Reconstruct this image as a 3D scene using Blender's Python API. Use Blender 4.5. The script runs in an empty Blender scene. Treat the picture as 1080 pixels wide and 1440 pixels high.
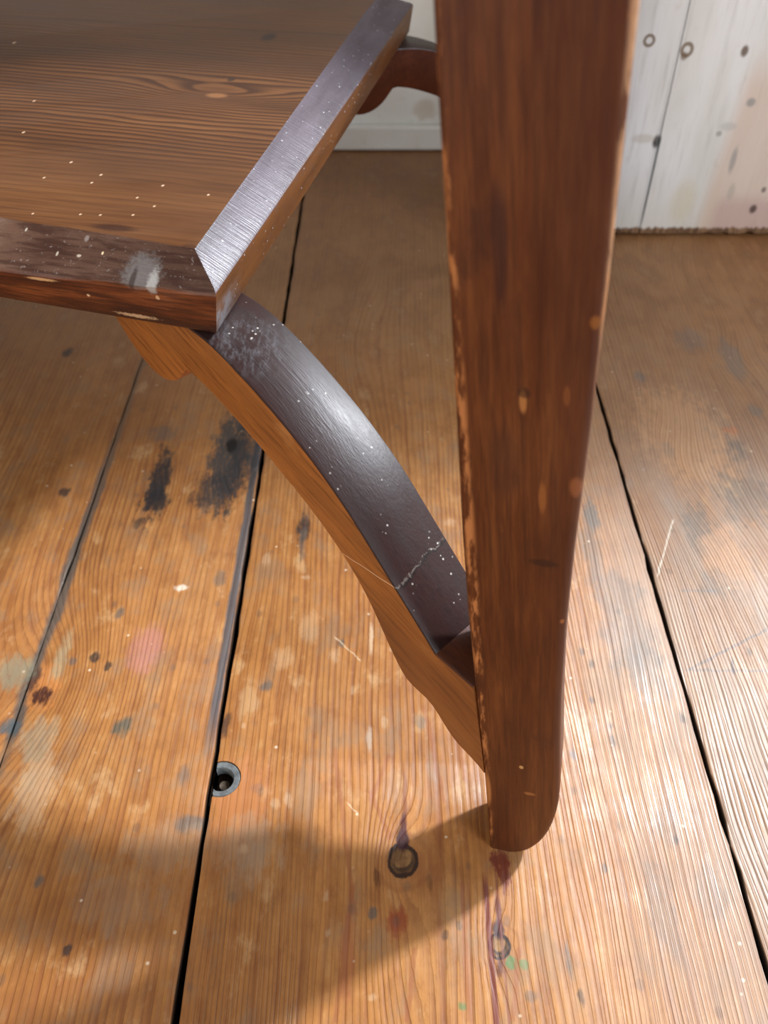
import bpy, bmesh, math, random
from mathutils import Vector, Matrix
import numpy as np
random.seed(7)

# ------------------------------------------------------------------ camera
H = .42; FPX = 1200.; PITCH = math.atan(1188 / FPX); CX, CY = 542., 720.
sc = bpy.context.scene
col = sc.collection
cd = bpy.data.cameras.new('camera'); cam = bpy.data.objects.new('camera', cd); col.objects.link(cam)
cam.location = (0, 0, H); cam.rotation_euler = (math.pi / 2 - PITCH, 0, 0)
cd.sensor_fit = 'VERTICAL'; cd.sensor_height = 36; cd.sensor_width = 27
cd.lens = FPX / 1440 * 36; cd.shift_x = (540 - CX) / 1440 * -1 * -1; cd.clip_start = .01
cd.dof.use_dof = True; cd.dof.focus_distance = .40; cd.dof.aperture_fstop = 11
sc.camera = cam

# ------------------------------------------------------------------ world, light, exposure
w = bpy.data.worlds.new('world'); sc.world = w; w.use_nodes = True
bg = w.node_tree.nodes['Background']
bg.inputs[0].default_value = (1.0, .95, .90, 1); bg.inputs[1].default_value = .34

def area(name, loc, target, sx, sy, power, color):
    l = bpy.data.lights.new(name, 'AREA'); l.shape = 'RECTANGLE'; l.size = sx; l.size_y = sy
    l.energy = power; l.color = color
    o = bpy.data.objects.new(name, l); col.objects.link(o); o.location = loc
    o.rotation_euler = (Vector(target) - Vector(loc)).to_track_quat('-Z', 'Y').to_euler()
    return o
# daylight from the window over the planked dado on the far right; plus an unseen side lamp added as fill
area('window_daylight', (1.43, 1.25, 1.64), (.1, .2, 0), .13, .17, 90, (.93, .96, 1.0))
area('window_skylight', (1.45, 1.15, 1.72), (.2, .3, 0), 1.0, .9, 26, (.64, .82, 1.0))
area('side_fill_lamp', (1.7, -1.25, 1.3), (.1, .9, .1), .8, .9, 36, (.84, .92, 1.0))  # unseen lamp added at the side to brighten the recessed back wall
area('rear_window_daylight', (-1.7, -1.5, 1.2), (.2, .9, .1), 1.3, 1.1, 26, (1.0, .95, .88))
sc.view_settings.view_transform = 'Standard'; sc.view_settings.look = 'None'
sc.view_settings.gamma = 1; sc.view_settings.use_curve_mapping = False
sc.view_settings.exposure = 0.05
sc.cycles.max_bounces = 4; sc.cycles.diffuse_bounces = 3; sc.cycles.glossy_bounces = 2

# ------------------------------------------------------------------ pixel -> place helpers (measuring the photograph)
cp, sp = math.cos(PITCH), math.sin(PITCH)
O = np.array([0, 0, H]); AX = np.array([1., 0, 0]); AF = np.array([0, cp, -sp]); AD = np.array([0, -sp, -cp])
def ray(x, y): return AF + AX * (x - CX) / FPX + AD * (y - CY) / FPX
def onz(x, y, z=0.): r = ray(x, y); return O + r * ((z - H) / r[2])
def onpl(x, y, P, n): r = ray(x, y); return O + r * (np.dot(np.array(P) - O, n) / np.dot(r, n))

# ------------------------------------------------------------------ node expression helper
class Sh:
    def __init__(s, name):
        s.m = bpy.data.materials.new(name); s.m.use_nodes = True; s.t = s.m.node_tree
        s.b = s.t.nodes['Principled BSDF']
        g = s.t.nodes.new('ShaderNodeNewGeometry'); s.P = g.outputs['Position']
        sx = s.t.nodes.new('ShaderNodeSeparateXYZ'); s.t.links.new(s.P, sx.inputs[0])
        s.x, s.y, s.z = (V(s, sx.outputs[i]) for i in range(3))
        s.g = g
    def put(s, inp, v):
        if isinstance(v, V): s.t.links.new(v.s, inp)
        elif hasattr(v, 'is_output'): s.t.links.new(v, inp)
        elif isinstance(v, (tuple, list)) and inp.type == 'RGBA': inp.default_value = (*v[:3], 1)
        else: inp.default_value = v
    def math(s, op, a, b=0., c=0., clamp=False):
        n = s.t.nodes.new('ShaderNodeMath'); n.operation = op; n.use_clamp = clamp
        s.put(n.inputs[0], a); s.put(n.inputs[1], b); s.put(n.inputs[2], c)
        return V(s, n.outputs[0])
    def vec(s, x, y, z):
        n = s.t.nodes.new('ShaderNodeCombineXYZ')
        for i, v in enumerate((x, y, z)): s.put(n.inputs[i], v)
        return V(s, n.outputs[0])
    def noise(s, v, scale=1., detail=3., rough=.55, dist=0.):
        n = s.t.nodes.new('ShaderNodeTexNoise'); s.put(n.inputs['Vector'], v)
        n.inputs['Scale'].default_value = scale; n.inputs['Detail'].default_value = detail
        n.inputs['Roughness'].default_value = rough; n.inputs['Distortion'].default_value = dist
        return V(s, n.outputs['Fac'])
    def voro(s, v, scale=1., rnd=1.):
        n = s.t.nodes.new('ShaderNodeTexVoronoi'); s.put(n.inputs['Vector'], v)
        n.inputs['Scale'].default_value = scale; n.inputs['Randomness'].default_value = rnd
        return V(s, n.outputs['Distance']), V(s, n.outputs['Color'])
    def ss(s, v, a, b, lo=0., hi=1.):           # smoothstep
        n = s.t.nodes.new('ShaderNodeMapRange'); n.interpolation_type = 'SMOOTHSTEP'
        s.put(n.inputs['Value'], v); n.inputs['From Min'].default_value = a; n.inputs['From Max'].default_value = b
        n.inputs['To Min'].default_value = lo; n.inputs['To Max'].default_value = hi
        return V(s, n.outputs[0])
    def mix(s, f, a, b, kind='MIX'):
        n = s.t.nodes.new('ShaderNodeMix'); n.data_type = 'RGBA'; n.blend_type = kind
        s.put(n.inputs[0], f); s.put(n.inputs[6], a); s.put(n.inputs[7], b)
        return V(s, n.outputs[2])
    def ramp(s, f, stops):
        n = s.t.nodes.new('ShaderNodeValToRGB'); s.put(n.inputs[0], f); r = n.color_ramp
        while len(r.elements) < len(stops): r.elements.new(.5)
        for e, (p, c) in zip(r.elements, stops): e.position = p; e.color = (*c, 1)
        return V(s, n.outputs[0])
    def bump(s, h, strength=.3, dist=.001, normal=None):
        n = s.t.nodes.new('ShaderNodeBump'); s.put(n.inputs['Height'], h)
        n.inputs['Strength'].default_value = strength; n.inputs['Distance'].default_value = dist
        if normal is not None: s.put(n.inputs['Normal'], normal)
        return V(s, n.outputs[0])
    def vmath(s, op, a, b=(0, 0, 0), c=(0, 0, 0), scalar=False):
        n = s.t.nodes.new('ShaderNodeVectorMath'); n.operation = op
        for i, v in enumerate((a, b, c)):
            if isinstance(v, V): s.t.links.new(v.s, n.inputs[i])
            elif hasattr(v, 'is_output'): s.t.links.new(v, n.inputs[i])
            else: n.inputs[i].default_value = v
        return V(s, n.outputs['Value' if scalar else 0])
    def blob(s, P, cx_, cy_, rx_, ry_, wob=None, soft=.5, st=1.):    # the same on a 2D vector whose z is the edge wobble
        k = s.vmath('MULTIPLY_ADD', P, (1 / rx_, 1 / ry_, 0), (-cx_ / rx_, -cy_ / ry_, 0))
        if wob is not None: k = s.vmath('ADD', k, wob)
        d = s.vmath('LENGTH', k, scalar=True)
        return s.ss(d, 1 - soft, 1 + soft, st, 0.)
    def ell(s, u, v, cu, cv, ru, rv, wob=None, soft=.5):   # soft-edged ellipse, 1 inside
        a = (u - cu) * (1 / ru); b = (v - cv) * (1 / rv)
        d = (a * a + b * b).pow(.5)
        if wob is not None: d = d + wob
        return s.ss(d, 1 - soft, 1 + soft, 1., 0.)
    def seg(s, u, v, p, q, wd, wob=None):                  # thin line between two points
        p = np.array(p[:2], float); q = np.array(q[:2], float); L = float(np.linalg.norm(q - p)); d = (q - p) / L
        P = s.PP if u is s.x else s.vec(u, v, 0.)
        a = s.vmath('DOT_PRODUCT', P, (d[0], d[1], 0), scalar=True) - float(p @ d)
        c = s.vmath('DOT_PRODUCT', P, (-d[1], d[0], 0), scalar=True) - float(-p[0] * d[1] + p[1] * d[0])
        if wob is not None: c = c + wob
        return s.ss(c.abs(), wd * .45, wd, 1., 0.) * s.ss(a, -.001, .002) * s.ss(a, L - .002, L + .001, 1., 0.)
    def out(s, color, rough=.4, normal=None, spec=.5, coat=0., coat_rough=.2):
        s.put(s.b.inputs['Base Color'], color); s.put(s.b.inputs['Roughness'], rough)
        s.put(s.b.inputs['Specular IOR Level'], spec)
        s.b.inputs['Coat Weight'].default_value = coat; s.b.inputs['Coat Roughness'].default_value = coat_rough
        if normal is not None: s.put(s.b.inputs['Normal'], normal)
        return s.m
class V:
    def __init__(self, sh, s): self.sh, self.s = sh, s
    def __add__(a, b): return a.sh.math('ADD', a, b)
    __radd__ = __add__
    def __sub__(a, b): return a.sh.math('SUBTRACT', a, b)
    def __rsub__(a, b): return a.sh.math('SUBTRACT', b, a)
    def __mul__(a, b): return a.sh.math('MULTIPLY', a, b)
    __rmul__ = __mul__
    def abs(a): return a.sh.math('ABSOLUTE', a)
    def pow(a, b): return a.sh.math('POWER', a, b)
    def sin(a): return a.sh.math('SINE', a)
    def exp(a): return a.sh.math('EXPONENT', a)
    def max(a, b): return a.sh.math('MAXIMUM', a, b)
    def min(a, b): return a.sh.math('MINIMUM', a, b)
    def frac(a): return a.sh.math('FRACT', a)
    def clamp(a): return a.sh.math('ADD', a, 0., clamp=True)

# ------------------------------------------------------------------ materials
def floor_material():
    s = Sh('old_pine_floor'); x, y = s.x, s.y
    pw = lambda px, py: onz(px, py)[:2]
    w1 = s.noise(s.vec(x * 160., y * 110., 31.), 1., 3, .65); w2 = s.noise(s.vec(x * 160., y * 110., 57.), 1., 3, .65)
    s.PP = s.vec(x + (w1 - .5) * .0026, y + (w2 - .5) * .0040, 0.)
    lo = s.noise(s.vec(x * 9., y * 2.2, 3.3), 1., 3)            # long waviness of the grain
    warp = s.noise(s.vec(x * 30., y * 7., 0.), 1., 2)
    fld = x + (lo - .5) * .030 + (warp - .5) * .004
    # knots bend the grain lines round them:  pixel, amplitude, radius across, radius along
    knots = [((566, 1208), .011, .012, .022), ((702, 1330), .007, .008, .018), ((62, 965), -.030, .035, .055),
             ((560, 1300), .009, .014, .05), ((322, 655), .010, .014, .03), ((1030, 505), .01, .02, .035),
             ((225, 690), -.008, .012, .03), ((500, 480), .02, .03, .09), ((930, 300), -.03, .05, .09), ((960, 660), .02, .04, .07)]
    for (px, py), A, rx, ry in knots:
        c = pw(px, py); k = s.vmath('MULTIPLY_ADD', s.PP, (1 / rx, 1 / ry, 0), (-float(c[0]) / rx, -float(c[1]) / ry, 0))
        fld = fld + (s.vmath('DOT_PRODUCT', k, k, scalar=True) * -1.).exp() * A
    f1 = (fld * 270.).frac()                                       # 3.7 mm rings: slow rise, sharp dark late wood
    ring = s.ss(f1, .25, .88) * s.ss(f1, .90, 1., 1., 0.)
    f2 = (fld * 92. + 0.3).frac()
    ring2 = s.ss(f2, .62, .93) * s.ss(f2, .94, 1., 1., 0.)
    fine = s.noise(s.vec(x * 900., y * 26., 0.), 1., 3)
    mid = s.noise(s.vec(x * 26., y * 7., 5.), 1., 4)
    big = s.noise(s.vec(x * 8., y * 4., 9.), 1., 4, .6)
    pat = s.noise(s.vec(x * 42., y * 26., 1.), 1., 5, .65)
    c = s.ramp(big, [(.30, (.315, .120, .030)), (.5, (.42, .175, .048)), (.70, (.47, .225, .076))])
    c = s.mix(s.ss(mid, .45, .72) * .55, c, (.50, .215, .070))
    gstr = s.ss(s.noise(s.vec(x * 16., y * 6., 21.), 1., 3), .36, .62, .18, 1.)
    brk = s.ss(s.noise(s.vec(x * 260., y * 22., 77.), 1., 3, .6), .30, .62, .30, 1.)
    f3 = (fld * 470. + mid * 1.5).frac(); fring = s.ss(f3, .35, .75) * s.ss(f3, .82, 1., 1., 0.)
    mot = s.noise(s.vec(x * 95., y * 48., 41.), 1., 5, .7)
    c = s.mix(s.ss(mot, .46, .66) * .48, c, (.235, .085, .026)); c = s.mix(s.ss(mot, .46, .30) * .40, c, (.60, .33, .13))
    fz_ = s.math('MAXIMUM', s.ss(x, .085, .13), s.ss((x + .062).abs(), .020, .030, 1., 0.) * s.ss(y, .20, .15))
    c = s.mix(fring * brk * fz_ * .46, c, (.20, .095, .05))
    c = s.mix(ring * gstr * brk * (1. - fz_ * .6) * .66, c, (.19, .060, .018))
    c = s.mix(ring2 * brk * .40, c, (.20, .052, .018))
    c = s.mix(s.ss(fine, .48, .72) * .38, c, (.22, .09, .034))
    # worn, grey and pale areas, then sheen and shade painted into the colour
    c = s.mix(s.ss(pat, .50, .66) * .50, c, (.27, .165, .092))
    c = s.mix(s.ss(pat, .43, .28) * .45, c, (.66, .42, .21))
    right = s.ss(x, .07, .21) * s.ss(y, .75, .35)                # greyer boards beside the leg, window sheen put into their colour
    c = s.mix(right * .72 * s.ss(mid, .3, .7, .5, 1.), c, (.37, .30, .245))
    c = s.mix(s.ss(y, .42, .72) * .70, c, s.mix(s.ss(pat, .4, .6), (.20, .095, .040), (.29, .145, .062)))  # boards darkened towards the back, light fall-off painted in
    wob = (s.noise(s.vec(x * 120., y * 60., 0.), 1., 4, .7) - .5) * 1.3
    wqa = s.noise(s.vec(x * 150., y * 70., 4.), 1., 4, .72); wqb = s.noise(s.vec(x * 150., y * 70., 14.), 1., 4, .72)
    wobv = s.vec((wqa - .5) * 2.6, (wqb - .5) * 2.6, 0.)
    gm = s.ss(s.noise(s.vec(x * 420., y * 130., 11.), 1., 4, .7), .26, .50, .5, 1.)
    def stain(px, py, hw, hh, colr, st, soft=.42, wobble=True):
        nonlocal c
        p = onz(px, py); a = onz(px + hw, py); b = onz(px, py - hh)
        m = s.blob(s.PP, float(p[0]), float(p[1]), float(abs(a[0] - p[0])), float(abs(b[1] - p[1])), wobv if wobble else None, soft, st) * (gm if wobble else 1.)
        c = s.mix(m, c, colr)
    ink = (.022, .021, .023); slate = (.12, .098, .080)
    # grime along the joints
    jw = (s.noise(s.vec(x * 60., y * 34., 2.), 1., 4, .7) - .5)
    c = s.mix(s.ss((x + .0965 + jw * .004).abs(), .0015, .0040, 1., 0.) * s.ss(y, .22, .27) * s.ss(y, .60, .48, 0., 1.) * .88, c, (.055, .060, .068))
    c = s.mix(s.ss((x + .2065 + jw * .010).abs(), .0018, .0058, 1., 0.) * s.ss(y, .58, .40) * s.ss(y, .24, .25) * .85, c, (.085, .078, .072))
    c = s.mix(s.ss((x + .2065 + jw * .008).abs(), .0012, .0040, 1., 0.) * .55, c, (.12, .085, .06))
    # stains, paint drops and knots
    stain(224, 678, 15, 46, ink, .93, .35); stain(218, 705, 17, 22, ink, .75)
    stain(228, 610, 22, 10, slate, .55)
    stain(322, 640, 26, 60, (.045, .042, .040), .93, .35); stain(305, 690, 34, 26, ink, .72); stain(345, 640, 22, 40, ink, .75)
    stain(326, 626, 8, 9, (.008, .006, .005), .95, .3, False)
    stain(427, 742, 8, 20, ink, .85); stain(425, 765, 5, 22, slate, .6)
    stain(205, 912, 22, 28, (.46, .19, .16), .60, .55)
    stain(62, 968, 19, 30, (.55, .20, .05), .8); stain(60, 978, 13, 14, (.055, .016, .012), .95, .3); stain(48, 955, 8, 14, (.08, .03, .02), .8)
    stain(14, 1022, 14, 10, (.07, .10, .11), .8, .4); stain(52, 1040, 24, 30, (.33, .34, .25), .40)
    stain(172, 1022, 12, 12, (.06, .08, .065), .75); stain(18, 945, 26, 24, (.24, .24, .16), .55)
    stain(86, 925, 9, 30, (.40, .38, .24), .40); stain(50, 1110, 28, 50, (.60, .46, .30), .35)
    stain(270, 1157, 24, 11, slate, .8); stain(54, 1240, 7, 9, slate, .8); stain(95, 1336, 6, 7, ink, .8); stain(258, 1090, 8, 14, slate, .5)
    stain(240, 1190, 60, 34, (.38, .27, .18), .35); stain(170, 1270, 60, 40, (.36, .24, .15), .3)
    stain(133, 925, 6, 6, ink, .8); stain(102, 930, 5, 6, slate, .7); stain(152, 935, 5, 6, ink, .8); stain(168, 862, 6, 8, slate, .8)
    stain(195, 735, 8, 7, ink, .7); stain(90, 692, 8, 6, ink, .8); stain(95, 496, 7, 6, ink, .8); stain(310, 813, 10, 10, slate, .6)
    stain(375, 965, 8, 9, slate, .8); stain(362, 1108, 9, 6, slate, .8); stain(315, 1020, 8, 16, ink, .7); stain(480, 905, 6, 6, slate, .8)
    stain(340, 1120, 40, 50, (.50, .19, .07), .55); stain(350, 1190, 40, 40, (.42, .30, .2), .45)
    stain(255, 827, 9, 4, (.85, .74, .60), .7)
    for k in range(46):                                          # pale flakes where the varnish has gone
        px = random.uniform(330, 640); py = random.uniform(700, 1440)
        stain(px, py, random.uniform(3, 8), random.uniform(3, 10), (.62, .43, .26), .35, .5) if k < 16 else None
    stain(435, 880, 14, 20, (.58, .36, .19), .38); stain(400, 925, 14, 12, (.58, .36, .19), .38); stain(350, 985, 14, 26, (.58, .38, .2), .38)
    stain(522, 895, 3, 17, (.62, .46, .30), .6, .5); stain(519, 1040, 4, 14, (.46, .36, .27), .6)
    stain(592, 1015, 9, 9, (.20, .17, .14), .6); stain(610, 1080, 8, 26, (.34, .24, .17), .4); stain(555, 1110, 14, 26, (.36, .22, .13), .35)
    # knots with dark rims, the flame above each one and the red resin streak
    def knot(px, py, r):
        nonlocal c
        p = onz(px, py); a = onz(px + r, py); ru = float(a[0] - p[0])
        u = (x - float(p[0])) * (1 / ru); v = (y - float(p[1])) * (1 / (ru * 1.15))
        d = (u * u + v * v).pow(.5) + wob * .42
        halo = s.ss(d, 1.0, 2.6, 1., 0.); c = s.mix(halo * .38, c, (.36, .15, .05))
        rr = s.ss((d - 1.9 + (mid - .5) * 2.).abs(), .05, .25, 1., 0.) * .28; c = s.mix(rr, c, (.22, .08, .03))
        rim = s.ss(d, 1.12, .98) * s.ss(d + (wqa - .5) * 1.1, .42, .82); c = s.mix(rim * .97, c, (.030, .016, .012))
        ins = s.ss(d, .86, .60); c = s.mix(ins * .9, c, s.mix(s.ss(mot, .4, .6), (.30, .16, .06), (.15, .075, .03)))
        ucr = ((u + .1) * (u + .1) + (v - .30) * (v - .30)).pow(.5); c = s.mix(ins * s.ss(ucr + wob * .3, .62, .80) * .85, c, (.035, .018, .012))
    stain(569, 1120, 3, 44, (.20, .06, .03), .6, .5, False)
    knot(566, 1210, 21); knot(702, 1331, 15)
    stain(566, 1180, 9, 16, (.045, .016, .020), .95, .3, False); stain(567, 1160, 4, 18, (.08, .024, .024), .9, .5, False)
    stain(701, 1308, 8, 14, (.050, .018, .022), .95, .35, False); stain(701, 1284, 4, 24, (.10, .028, .028), .85, .5, False); stain(702, 1360, 7, 14, (.09, .028, .026), .85)
    stain(530, 1236, 5, 13, (.10, .035, .015), .7); stain(604, 1240, 5, 12, (.12, .045, .018), .5)
    a = pw(700, 1236); b = pw(699, 1440)
    c = s.mix(s.ss((x - float(b[0]) + (lo - .5) * .012).abs(), .0008, .0018, 1., 0.) * s.ss(y, .175, .165) * .85, c, (.15, .028, .022))
    c = s.mix(s.ss((x - float(b[0]) - .0055 + (lo - .5) * .01).abs(), .0003, .0009, 1., 0.) * s.ss(y, .18, .165) * .6, c, (.18, .05, .03))
    stain(706, 1216, 13, 28, (.14, .020, .012), .9, .3); stain(558, 1298, 13, 22, (.26, .05, .018), .8, .4)
    stain(488, 1350, 12, 50, (.33, .09, .04), .5); stain(640, 1310, 6, 30, (.4, .2, .1), .4)
    stain(720, 1355, 8, 9, (.08, .19, .07), .75, .3); stain(737, 1357, 7, 7, (.10, .20, .08), .65, .3); stain(650, 1414, 6, 6, (.09, .19, .07), .7); stain(646, 1300, 4, 8, slate, .6)
    stain(626, 1316, 5, 8, ink, .6); stain(525, 1284, 7, 8, slate, .8); stain(800, 1350, 4, 26, slate, .6); stain(745, 1400, 9, 9, slate, .5); stain(818, 1402, 5, 10, ink, .6)
    # grey traffic wear on the right
    for px, py, hw, hh, st in ((832, 725, 9, 22, .85), (830, 770, 14, 40, .5), (868, 835, 34, 30, .5), (885, 900, 40, 40, .5), (905, 940, 30, 40, .45), (940, 633, 8, 12, .7),
                               (1030, 505, 14, 28, .5), (1035, 630, 14, 16, .6), (985, 745, 24, 34, .6), (1050, 700, 34, 34, .5), (1010, 820, 26, 20, .45),
                               (1062, 578, 10, 8, .6), (972, 478, 20, 16, .4), (900, 530, 8, 8, .6), (930, 1280, 20, 60, .4), (1000, 1250, 26, 40, .35), (940, 1160, 20, 30, .3)):
        stain(px, py, hw, hh, (.155, .135, .115), st)
    for px, py in ((818, 915), (832, 935), (832, 985), (858, 1022), (862, 1042), (806, 1062), (950, 1180), (1052, 915), (850, 1220), (960, 1010)):
        stain(px, py, 3.6, 6.5, (.07, .062, .055), .65, .6)
    stain(1028, 606, 10, 6, (.50, .16, .06), .6); stain(960, 610, 60, 60, (.68, .36, .17), .4); stain(1020, 780, 30, 40, (.66, .36, .20), .4)
    # scratches
    sw = (s.noise(s.vec(x * 50., y * 50., 6.), 1., 2) - .5) * .003
    def scr(a, b, wd, colr, st):
        nonlocal c
        m = s.seg(x, y, onz(*a), onz(*b), wd, sw); c = s.mix(m * st, c, colr)
    scr((947, 730), (924, 812), .0008, (.72, .62, .50), .7); scr((968, 942), (1080, 884), .0012, (.18, .16, .15), .6); scr((962, 942), (1080, 944), .0012, (.18, .16, .15), .55)
    scr((960, 945), (1052, 1110), .0014, (.38, .22, .12), .8); scr((1040, 1090), (1085, 1190), .0014, (.38, .22, .12), .8); scr((955, 830), (1010, 832), .0014, (.2, .18, .17), .5)
    scr((1006, 800), (1036, 858), .0014, (.36, .22, .14), .6); scr((1029, 925), (1031, 950), .0012, (.15, .14, .14), .7)
    scr((470, 895), (508, 930), .0007, (.66, .48, .3), .6); scr((888, 990), (895, 1110), .0013, (.42, .24, .13), .6); scr((488, 1128), (504, 1148), .0006, (.7, .5, .33), .6)
    for a, b in (((498, 1240), (470, 1440)), ((595, 990), (625, 1130)), ((640, 1010), (655, 1100)), ((520, 1110), (548, 1180)), ((548, 1060), (520, 1130)), ((470, 1050), (500, 1290)), ((585, 1330), (570, 1440)), ((650, 1240), (660, 1440)), ((730, 1330), (720, 1440))):
        scr(a, b, .0017, (.30, .10, .04), .55)
    # fine pale specks
    dv, cv = s.voro(s.vec(x * 85., y * 85., 0.)); c = s.mix(s.ss(dv, .10, .05) * s.ss(s.noise(s.vec(x * 40., y * 40., 8.), 1., 1), .5, .6) * .5, c, (.88, .74, .55))
    dv2, _ = s.voro(s.vec(x * 45. + 9., y * 33., 3.)); c = s.mix(s.ss(dv2, .12, .05) * .35, c, (.10, .075, .06))
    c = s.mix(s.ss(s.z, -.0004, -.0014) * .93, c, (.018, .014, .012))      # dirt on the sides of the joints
    hgt = ring * -.5 + ring2 * -.3 + fring * fz_ * -.7 + fine * .35 + pat * .5
    nrm = s.bump(hgt, .55, .0006)
    rough = s.ss(pat, .3, .7, .34, .50) + ring * .08 - right * .05
    return s.out(c, rough, nrm, .42)

U102 = None
def build_frames():
    g = {}
    zu = .216
    Pl = onz(287, 472, zu); Fl = onz(689, 1192, 0); d = Fl - Pl; d[2] = 0; d /= np.linalg.norm(d); n = np.array([-d[1], d[0], 0.])
    C1 = onz(305, 470, zu); C2 = onz(575, 47, zu); L = np.linalg.norm(C2 - C1); e = (C2 - C1) / L; r = np.array([e[1], -e[0], 0.])
    t = .0348
    Pc = Pl + n * t / 2; Pc[2] = 0
    # table centre: on the stretcher's centre plane, half way along the shelf's right side
    k = ((C1 - Pc) @ e + L / 2) / (d @ e); cen = Pc + d * k
    g.update(zu=zu, Pl=Pl, Fl=Fl, d=d, n=n, C1=C1, C2=C2, L=L, e=e, r=r, t=t, cen=cen, k=k)
    return g
G = build_frames()

def leg_left(z):       # front left arris of the near leg, measured; q along the stretcher direction
    zz = [0, .066, .123, .155, .205, .247, .288, .315, .342, .365, .66]
    qq = [0, -.011, -.022, -.028, -.036, -.0415, -.047, -.051, -.055, -.058, -.100]
    return float(np.interp(z, zz, qq))
def leg_width(z): return float(np.interp(z, [0, .088, .134, .195, .254, .32, .367, .66], [.0335, .0345, .036, .0395, .0425, .0455, .0475, .058]))

def leg_material():
    s = Sh('stained_leg_wood'); P = (s.x, s.y, s.z)
    e, r, d, Fl = G['e'], G['r'], G['d'], G['Fl']
    z = s.z
    q = z * -.160
    ax = s.x - float(Fl[0]) - q * float(d[0]); ay = s.y - float(Fl[1]) - q * float(d[1])
    u = ax * float(r[0]) + ay * float(r[1]); v = ax * float(e[0]) + ay * float(e[1])
    n1 = s.noise(s.vec(u * 75., v * 75., z * 11.), 1., 5, .68)
    n2 = s.noise(s.vec(u * 340., v * 340., z * 14.), 1., 3, .6)
    n3 = s.noise(s.vec(u * 900., v * 900., z * 45.), 1., 3)
    n4 = s.noise(s.vec(u * 45., v * 45., z * 28.), 1., 4, .65)
    c = s.ramp(n1, [(.25, (.055, .013, .005)), (.43, (.095, .024, .0065)), (.60, (.150, .043, .010)), (.78, (.22, .072, .015))])
    c = s.mix(s.ss(n2, .42, .70) * .52, c, (.040, .009, .004))
    c = s.mix(s.ss(n3, .45, .70) * .5, c, (.040, .010, .004))
    c = s.mix(s.ss(n4, .54, .72) * .60, c, (.045, .012, .006))
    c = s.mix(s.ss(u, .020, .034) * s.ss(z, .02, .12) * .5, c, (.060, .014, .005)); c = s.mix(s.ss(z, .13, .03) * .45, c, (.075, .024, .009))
    wn = s.noise(s.vec(u * 200., v * 200., z * 42.), 1., 4, .7)
    # varnish rubbed off the front left arris, pale rubbed right arris
    c = s.mix(s.ss(u.abs(), .0006, .0030, 1., 0.) * s.ss(v, .008, .004) * s.ss(wn, .46, .60) * .8, c, (.52, .20, .065))
    ew = u - .0335 - z * .038
    c = s.mix(s.ss(ew, -.0026, -.0006) * s.ss(wn, .36, .52) * s.ss(z, .14, .24) * .85, c, (.50, .27, .14))
    c = s.mix(s.ss(ew, -.0030, -.0006) * s.ss(wn, .54, .64) * .6, c, (.50, .19, .06))
    nf = np.cross(r, np.array([d[0] * -.16, d[1] * -.16, 1.])); nf /= np.linalg.norm(nf)
    def nick(px, py, hw, hh, colr, st):
        nonlocal c
        p = onpl(px, py, Fl, nf); a = onpl(px + hw, py, Fl, nf); b = onpl(px, py - hh, Fl, nf)
        uu = lambda Q: float((Q - Fl - d * (-.16 * Q[2])) @ r)
        m = s.ell(u, z, uu(p), float(p[2]), abs(uu(a) - uu(p)), abs(float(b[2] - p[2])), (wn - .5) * .8, .35)
        c = s.mix(m * st * s.ss(v, .01, .005), c, colr)
    nick(735, 568, 5, 16, (.36, .14, .04), .9); nick(737, 555, 9, 7, (.03, .01, .006), .7); nick(762, 705, 5, 20, (.26, .085, .02), .7); nick(797, 560, 5, 14, (.20, .06, .015), .6)
    nick(838, 456, 8, 10, (.26, .085, .015), .7); nick(733, 1080, 3, 2, (.5, .28, .1), .9); nick(745, 1117, 8, 2, (.28, .1, .03), .8); nick(810, 690, 9, 14, (.28, .09, .03), .6)
    nick(765, 797, 20, 5, (.025, .008, .005), .7); nick(790, 880, 3, 3, (.3, .1, .03), .8); nick(710, 655, 22, 50, (.05, .015, .008), .5); nick(703, 350, 12, 90, (.04, .010, .006), .75)
    nick(684, 1110, 6, 22, (.5, .2, .06), .7)
    c = s.mix(s.ss(wn, .73, .80) * .4, c, (.42, .16, .05))
    nrm = s.bump(n2 * .6 + n3 * .5 + n1 * .3, .35, .0006)
    return s.out(c, s.ss(n1, .3, .7, .36, .48), nrm, .33)

def wood_material(name, axis, base, dark, rough, pale=None, grain=1.0, spec=.5, bump=.25, extra=None, coat=0.):
    """stained wood with fibres along the world direction axis"""
    s = Sh(name); ax = Vector(axis).normalized(); up = Vector((0, 0, 1)) if abs(ax.z) < .9 else Vector((1, 0, 0))
    b1 = ax.cross(up).normalized(); b2 = ax.cross(b1)
    dot = lambda v: s.x * v[0] + s.y * v[1] + s.z * v[2]
    a, b, c2 = dot(ax), dot(b1), dot(b2)
    n1 = s.noise(s.vec(a * 8., b * 55., c2 * 55.), 1., 4, .6); n2 = s.noise(s.vec(a * 30., b * 420., c2 * 420.), 1., 3)
    n3 = s.noise(s.vec(a * 120., b * 1500., c2 * 1500.), 1., 2); n4 = s.noise(s.vec(a * 30., b * 40., c2 * 40.), 1., 4)
    c = s.mix(s.ss(n1, .3, .7), base, tuple(.62 * x for x in base))
    c = s.mix(s.ss(n2, .46, .72) * .6 * grain, c, dark); c = s.mix(s.ss(n3, .5, .75) * .3 * grain, c, dark)
    c = s.mix(s.ss(n4, .55, .75) * .35, c, dark)
    if pale: c = s.mix(s.ss(n4, .36, .25) * .4, c, pale)
    if extra: c = extra(s, c, n1, n4)
    nrm = s.bump(n2 * .6 + n3 * .5 + n1 * .2, bump, .0006)
    return s.out(c, s.ss(n1, .3, .7, rough - .05, rough + .07), nrm, spec, coat)

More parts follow.
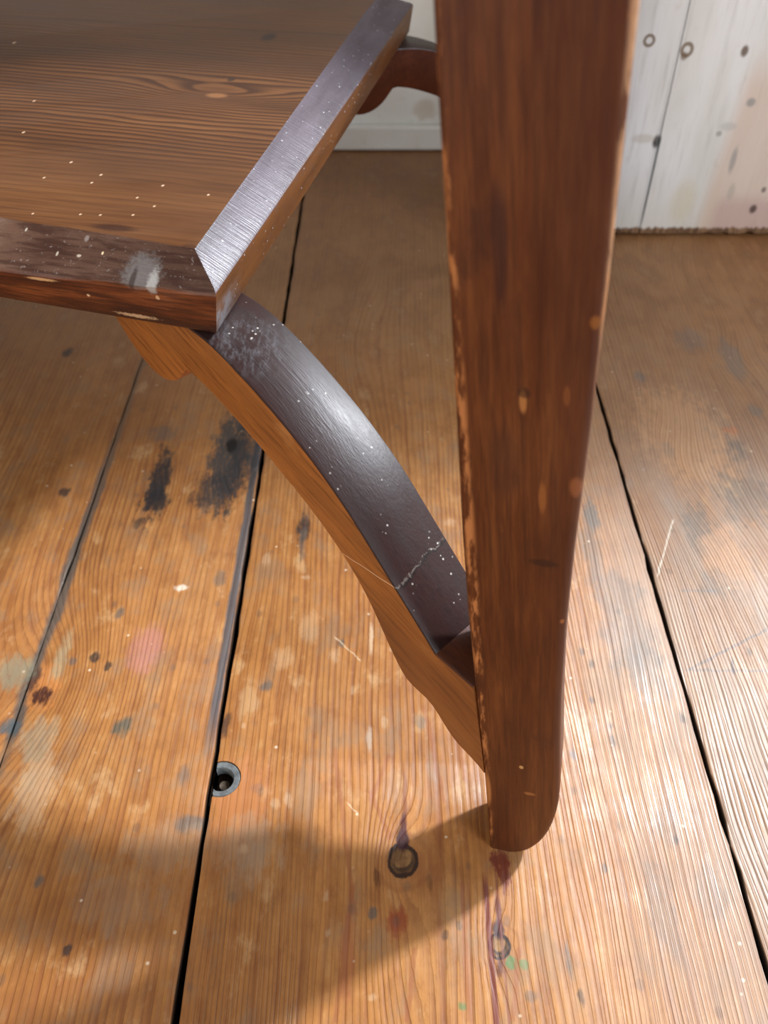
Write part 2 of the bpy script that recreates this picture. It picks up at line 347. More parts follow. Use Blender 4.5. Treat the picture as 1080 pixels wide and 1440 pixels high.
d3, n3v, e3, r3 = G['d'], G['n'], G['e'], G['r']
GR = (float(d3[0]) * .93, float(d3[1]) * .93, -.36)
def crack_mask(s, nz):
    Pl, d, n, t = G['Pl'], G['d'], G['n'], G['t']
    A = onpl(475, 775, Pl, n); B = onpl(560, 830, Pl, n); Cc = onpl(610, 745, Pl + n * t, n)
    m = np.cross(B - A, Cc - A); m /= np.linalg.norm(m)
    dist = s.x * float(m[0]) + s.y * float(m[1]) + s.z * float(m[2]) - float(m @ A)
    near = s.ss(((s.x - float(A[0])).abs() + (s.y - float(A[1])).abs()), .10, .14, 1., 0.)
    return dist, near
def side_extra(s, c, n1, n4):
    dist, near = crack_mask(s, n4); w_ = (n4 - .5) * .004
    c = s.mix(s.ss((dist + w_).abs(), .00012, .00042, 1., 0.) * near * .9, c, (.78, .50, .30))
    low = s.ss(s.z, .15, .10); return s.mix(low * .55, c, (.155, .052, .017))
def top_extra(s, c, n1, n4):
    dist, near = crack_mask(s, n4); w_ = (s.noise(s.vec(s.x * 190., s.y * 190., s.z * 190.), 1., 3) - .5) * .006
    brk = s.noise(s.vec(s.x * 500., s.y * 500., s.z * 500.), 1., 2)
    c = s.mix(s.ss((dist + w_).abs(), .0002, .0007, 1., 0.) * near * s.ss(brk, .40, .56) * .6, c, (.24, .20, .17))
    c = s.mix(s.ss((dist + w_ + .0007).abs(), .0002, .0007, 1., 0.) * near * .7, c, (.01, .006, .005))
    dv, _ = s.voro(s.vec(s.x * 330., s.y * 330., s.z * 330.))
    clus = s.noise(s.vec(s.x * 60., s.y * 60., s.z * 60.), 1., 2)
    c = s.mix(s.ss(dv, .20, .12) * s.ss(clus, .56, .64) * .8, c, (.60, .55, .50))
    # dust lying where the stretcher meets the shelf
    D = G['C1']; dd = ((s.x - float(D[0]) - .012) * (s.x - float(D[0]) - .012) + (s.y - float(D[1])) * (s.y - float(D[1]))).pow(.5)
    fz = s.noise(s.vec(s.x * 420., s.y * 160., s.z * 300.), 1., 5, .75)
    c = s.mix((s.ss(dd, .006, .024, 1., 0.) * s.ss(fz, .42, .72)) * .55, c, (.17, .175, .19))
    return c
M = {}
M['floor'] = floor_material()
M['leg'] = leg_material()
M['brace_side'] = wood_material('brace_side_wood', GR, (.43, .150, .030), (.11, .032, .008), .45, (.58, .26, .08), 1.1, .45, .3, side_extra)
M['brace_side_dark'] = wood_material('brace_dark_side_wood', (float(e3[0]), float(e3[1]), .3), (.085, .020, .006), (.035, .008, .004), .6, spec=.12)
M['brace_top'] = wood_material('brace_top_varnish', GR, (.036, .013, .011), (.018, .006, .006), .43, None, .8, .46, .30, top_extra)
M['cusp'] = wood_material('cusp_wood', GR, (.10, .028, .011), (.035, .010, .006), .40)

def shelf_top_material():
    s = Sh('shelf_top_wood'); C1, e, r = G['C1'], G['e'], G['r']
    X = s.x - float(C1[0]); Y = s.y - float(C1[1])
    a = X * float(r[0]) + Y * float(r[1]); b = X * float(e[0]) + Y * float(e[1])     # a along the fibres, b across
    K = onz(310, 131, .246); ka, kb = float((K - C1) @ r), float((K - C1) @ e)
    lo = s.noise(s.vec(a * 4., b * 14., 0.), 1., 3)
    fl = b + (lo - .5) * .030
    ga = (a - ka) * (1 / .050); gb = (b - kb) * (1 / .016)
    fl = fl + (0. - (ga * ga + gb * gb)).exp() * .022
    f1 = (fl * 190.).frac(); ring = s.ss(f1, .2, .8) * s.ss(f1, .86, 1., 1., 0.)
    zone = s.ss(b, .07, .12) * s.ss(b, .34, .24, 0., 1.)
    n2 = s.noise(s.vec(a * 22., b * 700., 0.), 1., 3); n1 = s.noise(s.vec(a * 7., b * 30., 4.), 1., 4, .6)
    c = s.ramp(n1, [(.28, (.095, .034, .010)), (.5, (.155, .058, .018)), (.72, (.21, .085, .028))])
    c = s.mix(ring * .88 * s.math('MAXIMUM', zone, .22), c, (.045, .014, .005))
    c = s.mix(s.ss(n2, .45, .7) * .45, c, (.055, .018, .007))
    c = s.mix(s.ss(b, .06, .0) * .45, c, (.105, .036, .012))
    w_ = (lo - .5) * .004
    c = s.mix(s.ss((b - .315 + w_ - a * .03).abs(), .0008, .0022, 1., 0.) * .55, c, (.06, .028, .015))   # glued joint
    def spot(px, py, hw, hh, colr, st):
        nonlocal c
        p = onz(px, py, .246); q1 = onz(px + hw, py, .246); q2 = onz(px, py - hh, .246)
        m = s.ell(a, b, float((p - C1) @ r), float((p - C1) @ e), float(np.linalg.norm(q1 - p)), float(np.linalg.norm(q2 - p)), (n1 - .5) * .8, .4)
        c = s.mix(m * st, c, colr)
    spot(305, 134, 14, 3, (.50, .22, .075), .8); spot(378, 52, 9, 5, (.03, .015, .01), .85); spot(325, 112, 6, 3, (.03, .015, .01), .8); spot(300, 132, 36, 8, (.10, .035, .015), .5)
    for px, py in ((142, 246), (129, 257), (33, 186), (48, 142), (217, 290), (229, 261), (141, 302), (113, 301), (100, 228), (187, 302), (62, 250), (193, 278), (293, 274), (20, 60), (46, 300)):
        spot(px, py, 1.9, 1.2, (.75, .50, .32), .85)
    spot(160, 320, 34, 5, (.035, .010, .006), .75); spot(262, 352, 14, 10, (.03, .010, .007), .5)
    nrm = s.bump(ring * -.35 + n2 * .5 + n1 * .3, .16, .0005)
    return s.out(c, s.ss(n1, .3, .7, .42, .50), nrm, .36)
def shelf_edge_material(front=True):
    s = Sh('shelf_front_edge_wood' if front else 'shelf_side_edge_wood'); C1, e, r = G['C1'], G['e'], G['r']
    X = s.x - float(C1[0]); Y = s.y - float(C1[1])
    a = X * float(r[0]) + Y * float(r[1]); b = X * float(e[0]) + Y * float(e[1]); z = s.z
    if front:
        n1 = s.noise(s.vec(a * 16., z * 90., b * 20.), 1., 4, .6); n2 = s.noise(s.vec(a * 45., z * 700., b * 200.), 1., 3)
        sp_ = s.noise(s.vec(a * 500., z * 500., b * 500.), 1., 3, .7)
        face = s.ramp(n1, [(.36, (.045, .012, .006)), (.5, (.125, .030, .010)), (.64, (.24, .070, .020))])
        cham = s.ramp(n1, [(.3, (.085, .038, .024)), (.55, (.15, .078, .050)), (.75, (.23, .14, .10))])
        cham = s.mix(s.ss(a, -.10, -.02) * .6, cham, (.060, .026, .017))
        c = s.mix(s.ss(z + (n1 - .5) * .002, .2353, .2368), face, cham)
        c = s.mix(s.ss(n2, .42, .62) * .65, c, (.035, .011, .007))
        c = s.mix(s.ss(sp_, .62, .70) * s.ss(z, .234, .238) * .5, c, (.34, .28, .25))
        c = s.mix(s.ss(z, .221, .2165) * .6, c, (.05, .016, .01))
        def spot(px, py, hw, hh, colr, st, wob=.8, soft=.4):
            nonlocal c
            nn = np.array([-e[0], -e[1], .9]) if py < 415 else np.array([-e[0], -e[1], 0.]); P0 = C1.copy(); P0[2] = .236
            p = onpl(px, py, P0, nn); q1 = onpl(px + hw, py, P0, nn); q2 = onpl(px, py - hh, P0, nn)
            m = s.ell(a, z, float((p - C1) @ r), float(p[2]), float(np.linalg.norm(q1 - p)), float(abs(q2[2] - p[2])), (sp_ - .5) * wob, soft)
            c = s.mix(m * st, c, colr)
        spot(197, 388, 24, 20, (.20, .18, .17), .70, 1.6); spot(214, 400, 7, 16, (.42, .39, .36), .85, 1.2); spot(186, 395, 4, 14, (.05, .03, .025), .8)
        spot(222, 418, 2.5, 3, (.7, .45, .25), .8); spot(55, 395, 20, 4, (.72, .45, .22), .9); spot(190, 448, 26, 2.5, (.72, .5, .3), .7, 2.)
        spot(106, 352, 3, 3, (.30, .24, .21), .8); spot(103, 368, 3, 1.3, (.6, .5, .38), .8); spot(135, 366, 1.6, 1.6, (.85, .65, .4), .9); spot(72, 365, 1.6, 2, (.6, .5, .38), .8)
        spot(16, 342, 1.6, 1.6, (.6, .5, .4), .8); spot(122, 418, 2, 2, (.8, .55, .35), .9)
        nrm = s.bump(n2 * .5 + sp_ * .4 + n1 * .5, .5, .0010); rough = .47
        return s.out(c, rough, nrm, .38)
    n1 = s.noise(s.vec(b * 14., z * 90., a * 90.), 1., 4, .6); n2 = s.noise(s.vec(b * 1500., z * 40., a * 40.), 1., 2)
    n3 = s.noise(s.vec(b * 150., z * 300., a * 300.), 1., 4, .7)
    face = s.ramp(n1, [(.3, (.085, .030, .009)), (.7, (.17, .062, .015))])
    face = s.mix(s.ss(n3, .55, .68) * .5, face, (.09, .06, .05))
    cham = s.mix(s.ss(n1, .35, .65), (.055, .036, .048), (.095, .070, .088))  # bluish chamfer tint, window highlight put into the colour
    c = s.mix(s.ss(z + (n1 - .5) * .002, .2355, .2368), face, cham)
    dv, _ = s.voro(s.vec(s.x * 260., s.y * 260., s.z * 260.)); c = s.mix(s.ss(dv, .16, .1) * s.ss(n3, .5, .6) * .8, c, (.75, .75, .78))
    fz = s.noise(s.vec(s.x * 200., s.y * 90., s.z * 90.), 1., 4, .7)
    c = s.mix(s.ss(b, .035, .006) * s.ss(z, .232, .226) * s.ss(fz, .35, .6) * .8, c, (.22, .22, .24))
    nrm = s.bump(n2 * 1.0 + n3 * .5, .35, .0006)
    return s.out(c, .38, nrm, .62)
M['shelf_top'] = shelf_top_material(); M['shelf_front'] = shelf_edge_material(True); M['shelf_side'] = shelf_edge_material(False)

def panel_material():
    s = Sh('worn_white_painted_wood'); x, z = s.x, s.z
    n1 = s.noise(s.vec(x * 22., s.y * 22., z * 4.), 1., 4, .6); n2 = s.noise(s.vec(x * 210., s.y * 200., z * 14.), 1., 4, .6); n3 = s.noise(s.vec(x * 60., 0., z * 30.), 1., 4, .7)
    c = s.ramp(n1, [(.3, (.68, .665, .63)), (.55, (.79, .79, .79)), (.75, (.84, .85, .88))])
    c = s.mix(s.ss(z, .09, .0) * .5, c, (.58, .52, .42)); c = s.mix(s.ss(n2, .52, .75) * .35, c, (.44, .42, .40)); c = s.mix(s.ss(n3, .58, .75) * .35, c, (.50, .40, .33))
    c = s.mix(s.ss(x - z * .07, .312, .328) * s.ss(z, .19, .14) * .55, c, (.66, .46, .34))
    c = s.mix(s.ss(x - z * .07, .325, .34) * s.ss(z, .05, .03) * .4, c, (.45, .25, .26))
    wob = (n3 - .5) * 1.0
    N = np.array([0, 1., 0]); P0 = np.array([0, .832, 0])
    def spot(px, py, hw, hh, colr, st, soft=.4, ring=False):
        nonlocal c
        p = onpl(px, py, P0, N); q1 = onpl(px + hw, py, P0, N); q2 = onpl(px, py - hh, P0, N)
        ru, rv = float(abs(q1[0] - p[0])), float(abs(q2[2] - p[2]))
        uu = (x - float(p[0])) * (1 / ru); vv = (z - float(p[2])) * (1 / rv); d = (uu * uu + vv * vv).pow(.5) + wob * .35
        m = s.ss((d - .8).abs(), .12, .4, 1., 0.) if ring else s.ss(d, 1 - soft, 1 + soft, 1., 0.)
        c = s.mix(m * st, c, colr)
    spot(913, 57, 8, 9, (.20, .14, .09), .9, ring=True); spot(966, 70, 9, 11, (.20, .14, .09), .9, ring=True); spot(962, 79, 5, 6, (.16, .10, .06), .7)
    spot(1047, 72, 5, 8, (.13, .08, .05), .9); spot(923, 199, 5, 9, (.025, .02, .018), .95); spot(1056, 144, 6, 6, (.25, .26, .26), .7)
    spot(1059, 294, 5, 6, (.08, .05, .04), .9); spot(1074, 267, 3, 4, (.12, .09, .08), .8); spot(905, 195, 16, 6, (.52, .46, .38), .5); spot(1011, 188, 4, 4, (.3, .29, .27), .7)
    spot(1024, 178, 12, 6, (.48, .47, .45), .5); spot(1031, 225, 4, 18, (.32, .31, .30), .7); spot(1028, 270, 5, 12, (.42, .38, .33), .5); spot(960, 285, 16, 30, (.66, .60, .44), .5)
    sl = (n1 - .5) * .004
    c = s.mix(s.ss((x - .2635 + sl).abs(), .0004, .0014, 1., 0.) * s.ss(z, .104, .098) * s.ss(z, .005, .03) * .85, c, (.10, .12, .12))
    c = s.mix(s.ss((x - .2610 + sl).abs(), .0003, .0016, 1., 0.) * s.ss(z, .10, .17, 1., .4) * .28, c, (.30, .32, .34))
    chip = z + (s.noise(s.vec(x * 130., 0., 0.), 1., 4, .7) - .5) * .016
    c = s.mix(s.ss(chip, .0105, .0075), c, s.mix(s.ss(n2, .4, .6), (.26, .15, .08), (.12, .06, .03)))
    nrm = s.bump(n2 * .6 + n3 * .4, .45, .0012)
    return s.out(c, .55, nrm, .35)
M['panel'] = panel_material()
def wall_material():
    s = Sh('cream_white_wall_paint'); x, z = s.x, s.z
    n1 = s.noise(s.vec(x * 12., s.y * 12., z * 12.), 1., 4); n2 = s.noise(s.vec(x * 90., s.y * 90., z * 90.), 1., 3)
    c = s.mix(s.ss(n1, .35, .7), (.90, .90, .86), (.84, .83, .77)); c = s.mix(s.ss(n2, .6, .75) * .15, c, (.5, .45, .36))
    p = onpl(598, 155, np.array([0, 1.06, 0]), np.array([0, 1., 0]))
    c = s.mix(s.ell(x, z, float(p[0]), float(p[2]), .012, .011, (n2 - .5) * 1.2, .4) * .45, c, (.55, .42, .28))
    return s.out(c, .5, s.bump(n1 * .6 + n2 * .3, .2, .001), .35)
M['wall'] = wall_material()
def plain(name, c, rough, metal=0., spec=.5):
    s = Sh(name); n = s.noise(s.vec(s.x * 300., s.y * 300., s.z * 300.), 1., 4, .7)
    k = s.mix(s.ss(n, .35, .65), c, tuple(.6 * v for v in c)); s.b.inputs['Metallic'].default_value = metal
    return s.out(k, rough, s.bump(n, .35, .0006), spec)
M['gap'] = plain('dark_underfloor', (.020, .016, .013), .9)
M['putty'] = plain('grey_metal_washer', (.17, .18, .18), .5, .0)
M['rust'] = plain('rusty_screw', (.11, .075, .05), .5, .5)
M['frame'] = plain('table_underside_wood', (.13, .045, .015), .45)

# ------------------------------------------------------------------ mesh helpers
def mesh(name, verts, faces, mats, parent=None, fm=None, smooth=False, bevel=0., seg=2, origin=None, angle=35):
    me = bpy.data.meshes.new(name)
    vs = [Vector(v) for v in verts]
    org = Vector(origin) if origin is not None else sum(vs, Vector()) / len(vs)
    me.from_pydata([tuple(v - org) for v in vs], [], faces)
    bm = bmesh.new(); bm.from_mesh(me); bmesh.ops.recalc_face_normals(bm, faces=bm.faces); bm.to_mesh(me); bm.free()
    for m in (mats if isinstance(mats, (list, tuple)) else [mats]): me.materials.append(m)
    if fm:
        for p, k in zip(me.polygons, fm): p.material_index = k
    o = bpy.data.objects.new(name, me); col.objects.link(o)
    if parent is not None:
        o.parent = parent; o.location = org - PLOC(parent)
    else: o.location = org
    if bevel:
        b = o.modifiers.new('bevel', 'BEVEL'); b.width = bevel; b.segments = seg; b.limit_method = 'ANGLE'; b.angle_limit = math.radians(28); b.harden_normals = True
    if smooth or bevel:
        for p in me.polygons: p.use_smooth = True
        me.set_sharp_from_angle(angle=math.radians(angle))
    return o
def PLOC(o):
    v = Vector(o.location)
    while o.parent: o = o.parent; v += o.location
    return v
def box(name, lo, hi, mat, parent=None, bevel=0.):
    (x0, y0, z0), (x1, y1, z1) = lo, hi
    v = [(x, y, z) for z in (z0, z1) for y in (y0, y1) for x in (x0, x1)]
    f = [(0, 2, 3, 1), (4, 5, 7, 6), (0, 1, 5, 4), (2, 6, 7, 3), (0, 4, 6, 2), (1, 3, 7, 5)]
    return mesh(name, v, f, mat, parent, bevel=bevel)

# ------------------------------------------------------------------ floor
fl = box('floor', (-1.6, -.9, -.06), (2.4, 1.10, -.024), M['gap']); fl['kind'] = 'structure'
rnd = random.Random(3)
def plank(x0, x1, gapL, gapR, hole=None):
    """one long board, edges slightly uneven, arrises rounded by wear"""
    ys = [-.89 + i * (1.97 / 150) for i in range(151)]
    jl = [rnd.gauss(0, .00030) for _ in ys]; jr = [rnd.gauss(0, .00030) for _ in ys]
    prof = lambda i: [(x0 + gapL + jl[i], -.022), (x0 + gapL + jl[i], -.0016), (x0 + gapL + jl[i] + .0005, -.0003), (x0 + gapL + .0016, 0.),
                      (x1 - gapR - .0016, 0.), (x1 - gapR + jr[i] - .0005, -.0003), (x1 - gapR + jr[i], -.0016), (x1 - gapR + jr[i], -.022)]
    V_, F_ = [], []
    for i, y in enumerate(ys): V_ += [(x, y, z) for x, z in prof(i)]
    for i in range(150):
        for k in range(8):
            a, b = i * 8 + k, i * 8 + (k + 1) % 8; F_.append((a, b, b + 8, a + 8))
    F_ += [tuple(range(8)), tuple(range(150 * 8, 151 * 8))]
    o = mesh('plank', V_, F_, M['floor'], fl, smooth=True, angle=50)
    return o
XA, XB, XK = -.0922, .1732, -.2076
p_hole = None
for x0, x1, ga, gb in ((-1.50, -1.24, .001, .001), (-1.24, -.98, .001, .001), (-.98, -.72, .001, .001), (-.72, -.46, .001, .001), (-.46, XK, .001, .0002), (XK, XA, .0002, .0012),
                       (XA, XB, .0012, .0010), (XB, .437, .0009, .001), (.437, .70, .001, .001), (.70, .96, .001, .001), (.96, 1.22, .001, .001), (1.22, 1.48, .001, .001), (1.48, 1.74, .001, .001), (1.74, 2.0, .001, .001)):
    o = plank(x0, x1, ga, gb)
    if x0 == XA: p_hole = o
# bored hole with an old washer and screw at the board's edge
HC = onz(311, 1095); HR = .0105
cyl = bmesh.new(); bmesh.ops.create_cone(cyl, cap_ends=True, segments=40, radius1=HR, radius2=HR, depth=.024)
cme = bpy.data.meshes.new('bore'); cyl.to_mesh(cme); cyl.free(); co = bpy.data.objects.new('bore', cme); col.objects.link(co); co.location = (HC[0], HC[1], .0)
bo = p_hole.modifiers.new('bore', 'BOOLEAN'); bo.operation = 'DIFFERENCE'; bo.object = co; bo.solver = 'EXACT'
bpy.context.view_layer.update()
dg = bpy.context.evaluated_depsgraph_get(); nm = bpy.data.meshes.new_from_object(p_hole.evaluated_get(dg)); p_hole.modifiers.clear(); p_hole.data = nm
bpy.data.objects.remove(co)
def lathe(name, prof, c, mat, parent, n=40, x_min=None, closed=False):
    V_, F_ = [], []
    m = len(prof)
    for i in range(n):
        a = 2 * math.pi * i / n
        for r_, z in prof:
            xx = c[0] + r_ * math.cos(a)
            if x_min is not None: xx = max(xx, x_min)
            V_.append((xx, c[1] + r_ * math.sin(a), z))
    for i in range(n):
        j = (i + 1) % n
        for k in range(m - (0 if closed else 1)):
            k2 = (k + 1) % m; F_.append((i * m + k, j * m + k, j * m + k2, i * m + k2))
    if not closed: F_ += [tuple(i * m for i in range(n)), tuple(i * m + m - 1 for i in range(n))]
    return mesh(name, V_, F_, mat, parent, smooth=True, angle=40)
ws = lathe('washer', [(HR - .0003, -.006), (HR - .0003, -.0008), (HR - .0010, -.0002), (HR - .0036, -.0006), (HR - .0042, -.0018), (HR - .0044, -.006)], HC, M['putty'], fl, x_min=XA + .0016, closed=True)
ws['label'] = 'grey metal washer sunk in the board edge'
sw_ = lathe('screw_head', [(.0034, -.0095), (.0034, -.0062), (.0026, -.0052), (.0010, -.0056)], (HC[0] + .0012, HC[1] - .0012), M['rust'], fl, 24)
sw_['label'] = 'rusty screw head in the hole'

# ------------------------------------------------------------------ walls
wb = box('wall_back', (-1.6, 1.06, 0), (.24, 1.12, 2.4), M['wall']); wb['kind'] = 'structure'
bb = box('baseboard_back', (-1.6, 1.048, .0008), (.206, 1.0598, .030), M['wall'], bevel=.004); bb['kind'] = 'structure'
# painted plank wall that stands forward on the right
wr = box('wall_right', (.222, .850, .0), (2.3, .90, .80), M['gap']); wr['kind'] = 'structure'
wt = box('wall_right_return', (.207, .850, .0), (.222, 1.06, .80), M['wall']); wt['kind'] = 'structure'
px0 = .14; i = 0
for x0, x1 in ((.207, .2622), (.2630, .405), (.4058, .555), (.5558, .70), (.7008, .85), (.8508, 1.0), (1.0008, 1.16), (1.1608, 1.31), (1.3108, 1.46), (1.4608, 1.6), (1.6008, 1.75), (1.7508, 1.9), (1.9008, 2.05), (2.0508, 2.2)):
    n_ = 26; V_, F_ = [], []
    for k in range(n_ + 1):
        x = x0 + (x1 - x0) * k / n_; zb = .0022 + max(0, rnd.gauss(.0006, .0009))
        V_ += [(x, .832, zb), (x, .8498, zb + .0003), (x, .8498, .80), (x, .832, .80)]
    for k in range(n_):
        for j in range(4): F_.append((k * 4 + j, k * 4 + (j + 1) % 4, k * 4 + 4 + (j + 1) % 4, k * 4 + 4 + j))
    F_ += [(0, 1, 2, 3), tuple(n_ * 4 + j for j in range(4))]
    mesh('plank', V_, F_, M['panel'], wr, bevel=.0004, seg=1)
    i += 1

# ------------------------------------------------------------------ the table
root = bpy.data.objects.new('side_table', None); col.objects.link(root)
cen = G['cen']; root.location = (float(cen[0]), float(cen[1]), 0)
root['label'] = 'old brown stained wooden table with sloping-edged lower shelf, tapered splayed legs and arched braces'
root['category'] = 'table'
e, r, d, n, zu, t, L, C1, C2, Pl = (G[k] for k in ('e', 'r', 'd', 'n', 'zu', 't', 'L', 'C1', 'C2', 'Pl'))
def mir(P, me_, mr_):
    P = np.array(P, float)
    if me_: P = P - 2 * ((P - cen) @ e) * e
    if mr_: P = P - 2 * ((P - cen) @ r) * r
    return P

# shelf
ZT, ZC = .246, .2362
halfr = float((C1 - cen) @ r)
def shelf_pt(a, b, ir, ie, z):
    """a along the front edge 0..1 from the right, b along the side 0..1 from the front; each rim's inset is measured (near, far)"""
    W_ = 2 * halfr
    Lr = lambda f, t_: f[0] + (f[1] - f[0]) * min(1., t_)
    dist_r = a * W_; dist_e = b * L
    x_ = ir_at = None
    right = Lr(ir, dist_e / .38); front = Lr(ie, dist_r / .107); back = ie[0]; left = ir[0]
    p = C1 - r * (right + (W_ - right - left) * a) + e * (front + (L - front - back) * b)
    return np.array([p[0], p[1], z])
def shelf():
    rings = [((.0006, .0006), (.0006, .0080), zu + .0002), ((0, 0), (0, .0072), zu + .0012), ((-.0028, -.0028), (-.001, -.001), ZC - .0012), ((-.0026, -.0026), (-.0006, -.0006), ZC), ((-.0014, -.0010), (.0014, .0018), ZC + .0014),
             ((.0106, .0185), (.0155, .0255), ZT - .0006), ((.0114, .0195), (.0165, .0268), ZT)]
    N = 60; V_, F_, fm = [], [], []
    rn = random.Random(5)
    for k, rg in enumerate(rings):
        for s_ in range(4):
            for i in range(N):
                f_ = i / N
                P = shelf_pt(*((0, f_) if s_ == 0 else (f_, 1) if s_ == 1 else (1, 1 - f_) if s_ == 2 else (1 - f_, 0)), *rg)
                if 0 < i and s_ == 3 and k in (2, 3, 4, 5, 6):   # knocked, uneven front arris
                    P = P + e * rn.gauss(0, .00022) + np.array([0, 0, rn.gauss(0, .00012)])
                V_.append(P)
    T = 4 * N
    for k in range(len(rings) - 1):
        for i in range(T):
            j = (i + 1) % T; F_.append((k * T + i, k * T + j, (k + 1) * T + j, (k + 1) * T + i)); fm.append(1 if i // N in (1, 3) else 2)
    F_.append(tuple(range(T))); fm.append(1)
    F_.append(tuple(range((len(rings) - 1) * T, len(rings) * T))); fm.append(0)
    o = mesh('shelf', V_, F_, [M['shelf_top'], M['shelf_front'], M['shelf_side']], root, fm, smooth=True, angle=24)
    return o
shelf()

# arched braces: the profile as measured, q outwards from the shelf corner
topP = [(-.10, .2158), (-.06, .2158), (-.02, .2156), (-.0014, .2148), (.0127, .2112), (.0262, .2064), (.0381, .2013), (.0502, .1954), (.0609, .1896), (.0713, .1830), (.0824, .1750), (.0925, .1664),
        (.1043, .1550), (.1169, .1430), (.1296, .1310), (.1395, .1212)]
cuspP = [(.1395, .1212), (.1520, .1198), (.1607, .1186)]
botP = [(.1722, .0610), (.1690, .0632), (.1620, .0655), (.1546, .0672), (.1480, .0725), (.1386, .0822), (.1300, .0832), (.1224, .0846), (.1165, .0920), (.1107, .1013), (.1050, .1112), (.0994, .1205), (.0930, .1290), (.0862, .1364), (.0775, .1440),
        (.0686, .1506), (.0580, .1572), (.0461, .1632), (.0350, .1690), (.0230, .1744), (.0110, .1795), (-.0009, .1840), (-.0110, .1868), (-.0205, .1884), (-.0235, .1850), (-.0288, .1785), (-.0350, .1740), (-.0420, .1712),
        (-.0500, .1706), (-.0590, .1735), (-.0661, .1780), (-.0730, .1838), (-.0775, .1893), (-.0840, .1935), (-.10, .1950)]
def smooth(P, it=2):
    for _ in range(it):
        Q = [P[0]]
        for a, b in zip(P[:-1], P[1:]):
            Q += [(a[0] * .75 + b[0] * .25, a[1] * .75 + b[1] * .25), (a[0] * .25 + b[0] * .75, a[1] * .25 + b[1] * .75)]
        Q.append(P[-1]); P = Q
    return P
tp = smooth(topP, 2); cu = cuspP; bt = smooth(botP, 1)
qc = -float(G['k'])                                   # q of Pc projected on itself is 0; centre lies at k along d
qc = float((cen - Pl) @ d)
def brace(name, me_):
    def resample(P, m):
        P = np.array(P); L_ = np.r_[0, np.cumsum(np.linalg.norm(np.diff(P, axis=0), axis=1))]; u = np.linspace(0, L_[-1], m)
        return np.c_[np.interp(u, L_, P[:, 0]), np.interp(u, L_, P[:, 1])]
    b_ = bt[::-1]; nt = 70; ncu = 8
    top = np.vstack([resample(tp, nt), resample(cu, ncu)[1:]]); bot = resample(b_, len(top)); m = len(top)
    kind = [1] * (nt - 1) + [2] * (ncu - 1)
    # whole board, from the far left foot to the near right foot
    fl_ = lambda P: np.c_[2 * qc - P[:, 0], P[:, 1]][::-1]
    top = np.vstack([fl_(top), top]); bot = np.vstack([fl_(bot), bot]); kind = kind[::-1] + [1] + kind; m = len(top)
    def off(P, k):
        T = np.gradient(P, axis=0); T /= np.linalg.norm(T, axis=1)[:, None]; return P + np.c_[T[:, 1], -T[:, 0]] * k
    bev = .0010
    def P3(q, z, o_): p = Pl + d * q + n * o_; return mir((p[0], p[1], z), me_, False)
    loops = []
    for o_, ins in ((0., bev), (bev * .3, bev * .3), (bev, 0.), (t - bev, 0.), (t - bev * .3, bev * .3), (t, bev)):
        loops.append([P3(q, z, o_) for q, z in off(top, ins)] + [P3(q, z, o_) for q, z in off(bot, -ins)])
    V_ = [v for l in loops for v in l]; F_, fm = [], []
    K = 2 * m
    for l in range(5):
        for i in range(m - 1):
            a = l * K + i; F_.append((a, a + 1, a + 1 + K, a + K)); fm.append(kind[i])
            a = l * K + m + i; F_.append((a, a + 1, a + 1 + K, a + K)); fm.append(0)
        for i0 in (0, m - 1): a = l * K + i0; b = a + m; F_.append((a, b, b + K, a + K)); fm.append(0)
    for l in (0, 5):
        for i in range(m - 1): a = l * K + i; F_.append((a, a + 1, a + 1 + m, a + m)); fm.append(0)
    return mesh(name, V_, F_, [M['brace_side_dark' if me_ else 'brace_side'], M['brace_top'], M['cusp']], root, fm, smooth=True, angle=30)
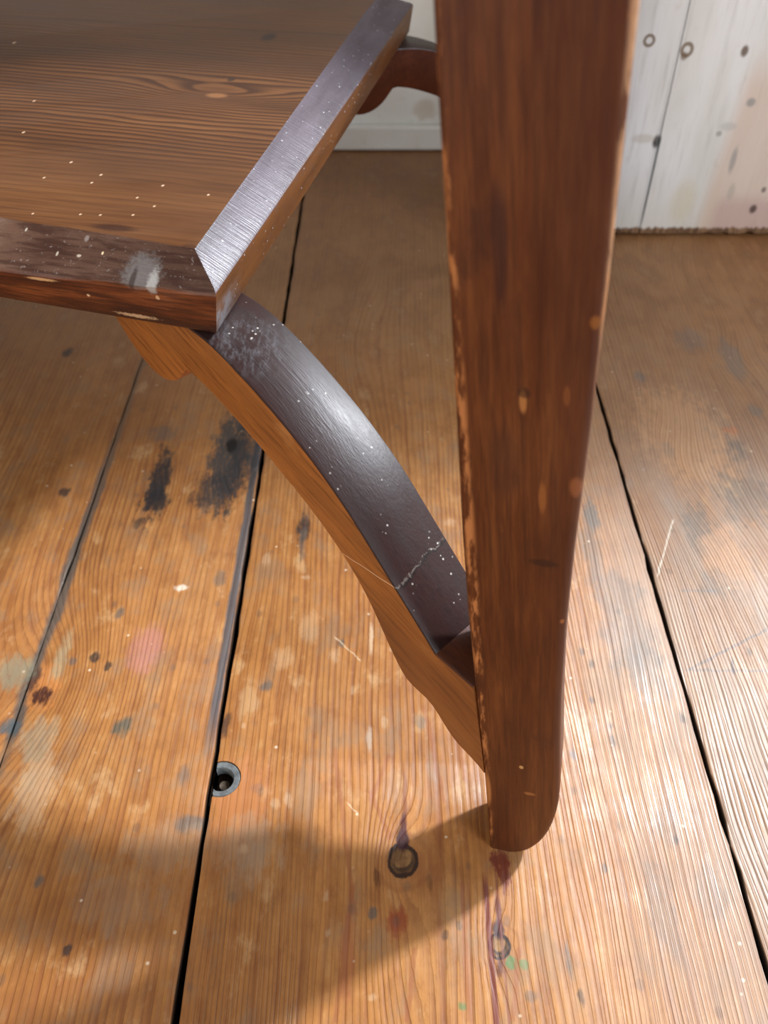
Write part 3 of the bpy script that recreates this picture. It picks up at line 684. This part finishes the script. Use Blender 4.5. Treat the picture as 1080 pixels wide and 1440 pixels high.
brace('arched_brace', False); brace('arched_brace', True)

# legs: square section, tapered, splayed, foot rounded on the outer side
def leg(me_, mr_):
    zs = [0, .0006, .0015, .003, .005, .008, .012, .017, .023, .030, .038, .047, .057, .07, .09, .12, .16, .20, .25, .30, .35, .40, .46, .52, .60, .662]
    V_, F_ = [], []; m = None; R = .022; Rz = .058
    for z in zs:
        q = leg_left(z); w_ = leg_width(z); dp = w_ * .92
        cut = 0.
        if z < Rz: cut = R * (1 - math.sqrt(max(0, 1 - ((Rz - z) / Rz) ** 2)))
        cut = min(cut, w_ * .6)
        base = G['Fl'] + d * q
        x0, x1, y0, y1 = 0., w_ - cut, 0., dp - cut * .25
        b = .0016; br = .0032
        ring = []
        for (cxx, cyy, rad, a0) in ((x0 + b, y0 + b, b, 180), (x1 - br, y0 + br, br, 270), (x1 - br, y1 - br, br, 0), (x0 + b, y1 - b, b, 90)):
            for k in range(4):
                a = math.radians(a0 + k * 30); ring.append((cxx + rad * math.cos(a), cyy + rad * math.sin(a)))
        m = len(ring)
        for u, v in ring:
            P = base + r * u + e * v; V_.append(mir((P[0], P[1], z), me_, mr_))
    for i in range(len(zs) - 1):
        for k in range(m):
            j = (k + 1) % m; F_.append((i * m + k, i * m + j, (i + 1) * m + j, (i + 1) * m + k))
    F_ += [tuple(range(m)), tuple(range((len(zs) - 1) * m, len(zs) * m))]
    return mesh('leg', V_, F_, M['leg'], root, smooth=True, angle=40)
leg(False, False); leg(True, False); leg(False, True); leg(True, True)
# table top, above the frame of the photograph
def slab(name, hr, he, z0, z1, mat, bevel):
    c = [cen + r * a * hr + e * b * he for a, b in ((-1, -1), (1, -1), (1, 1), (-1, 1))]
    V_ = [(p[0], p[1], z) for z in (z0, z1) for p in c]
    F_ = [(0, 1, 2, 3), (4, 5, 6, 7), (0, 1, 5, 4), (1, 2, 6, 5), (2, 3, 7, 6), (3, 0, 4, 7)]
    return mesh(name, V_, F_, mat, root, bevel=bevel)
slab('table_top', .46, .31, .662, .686, M['frame'], .004)
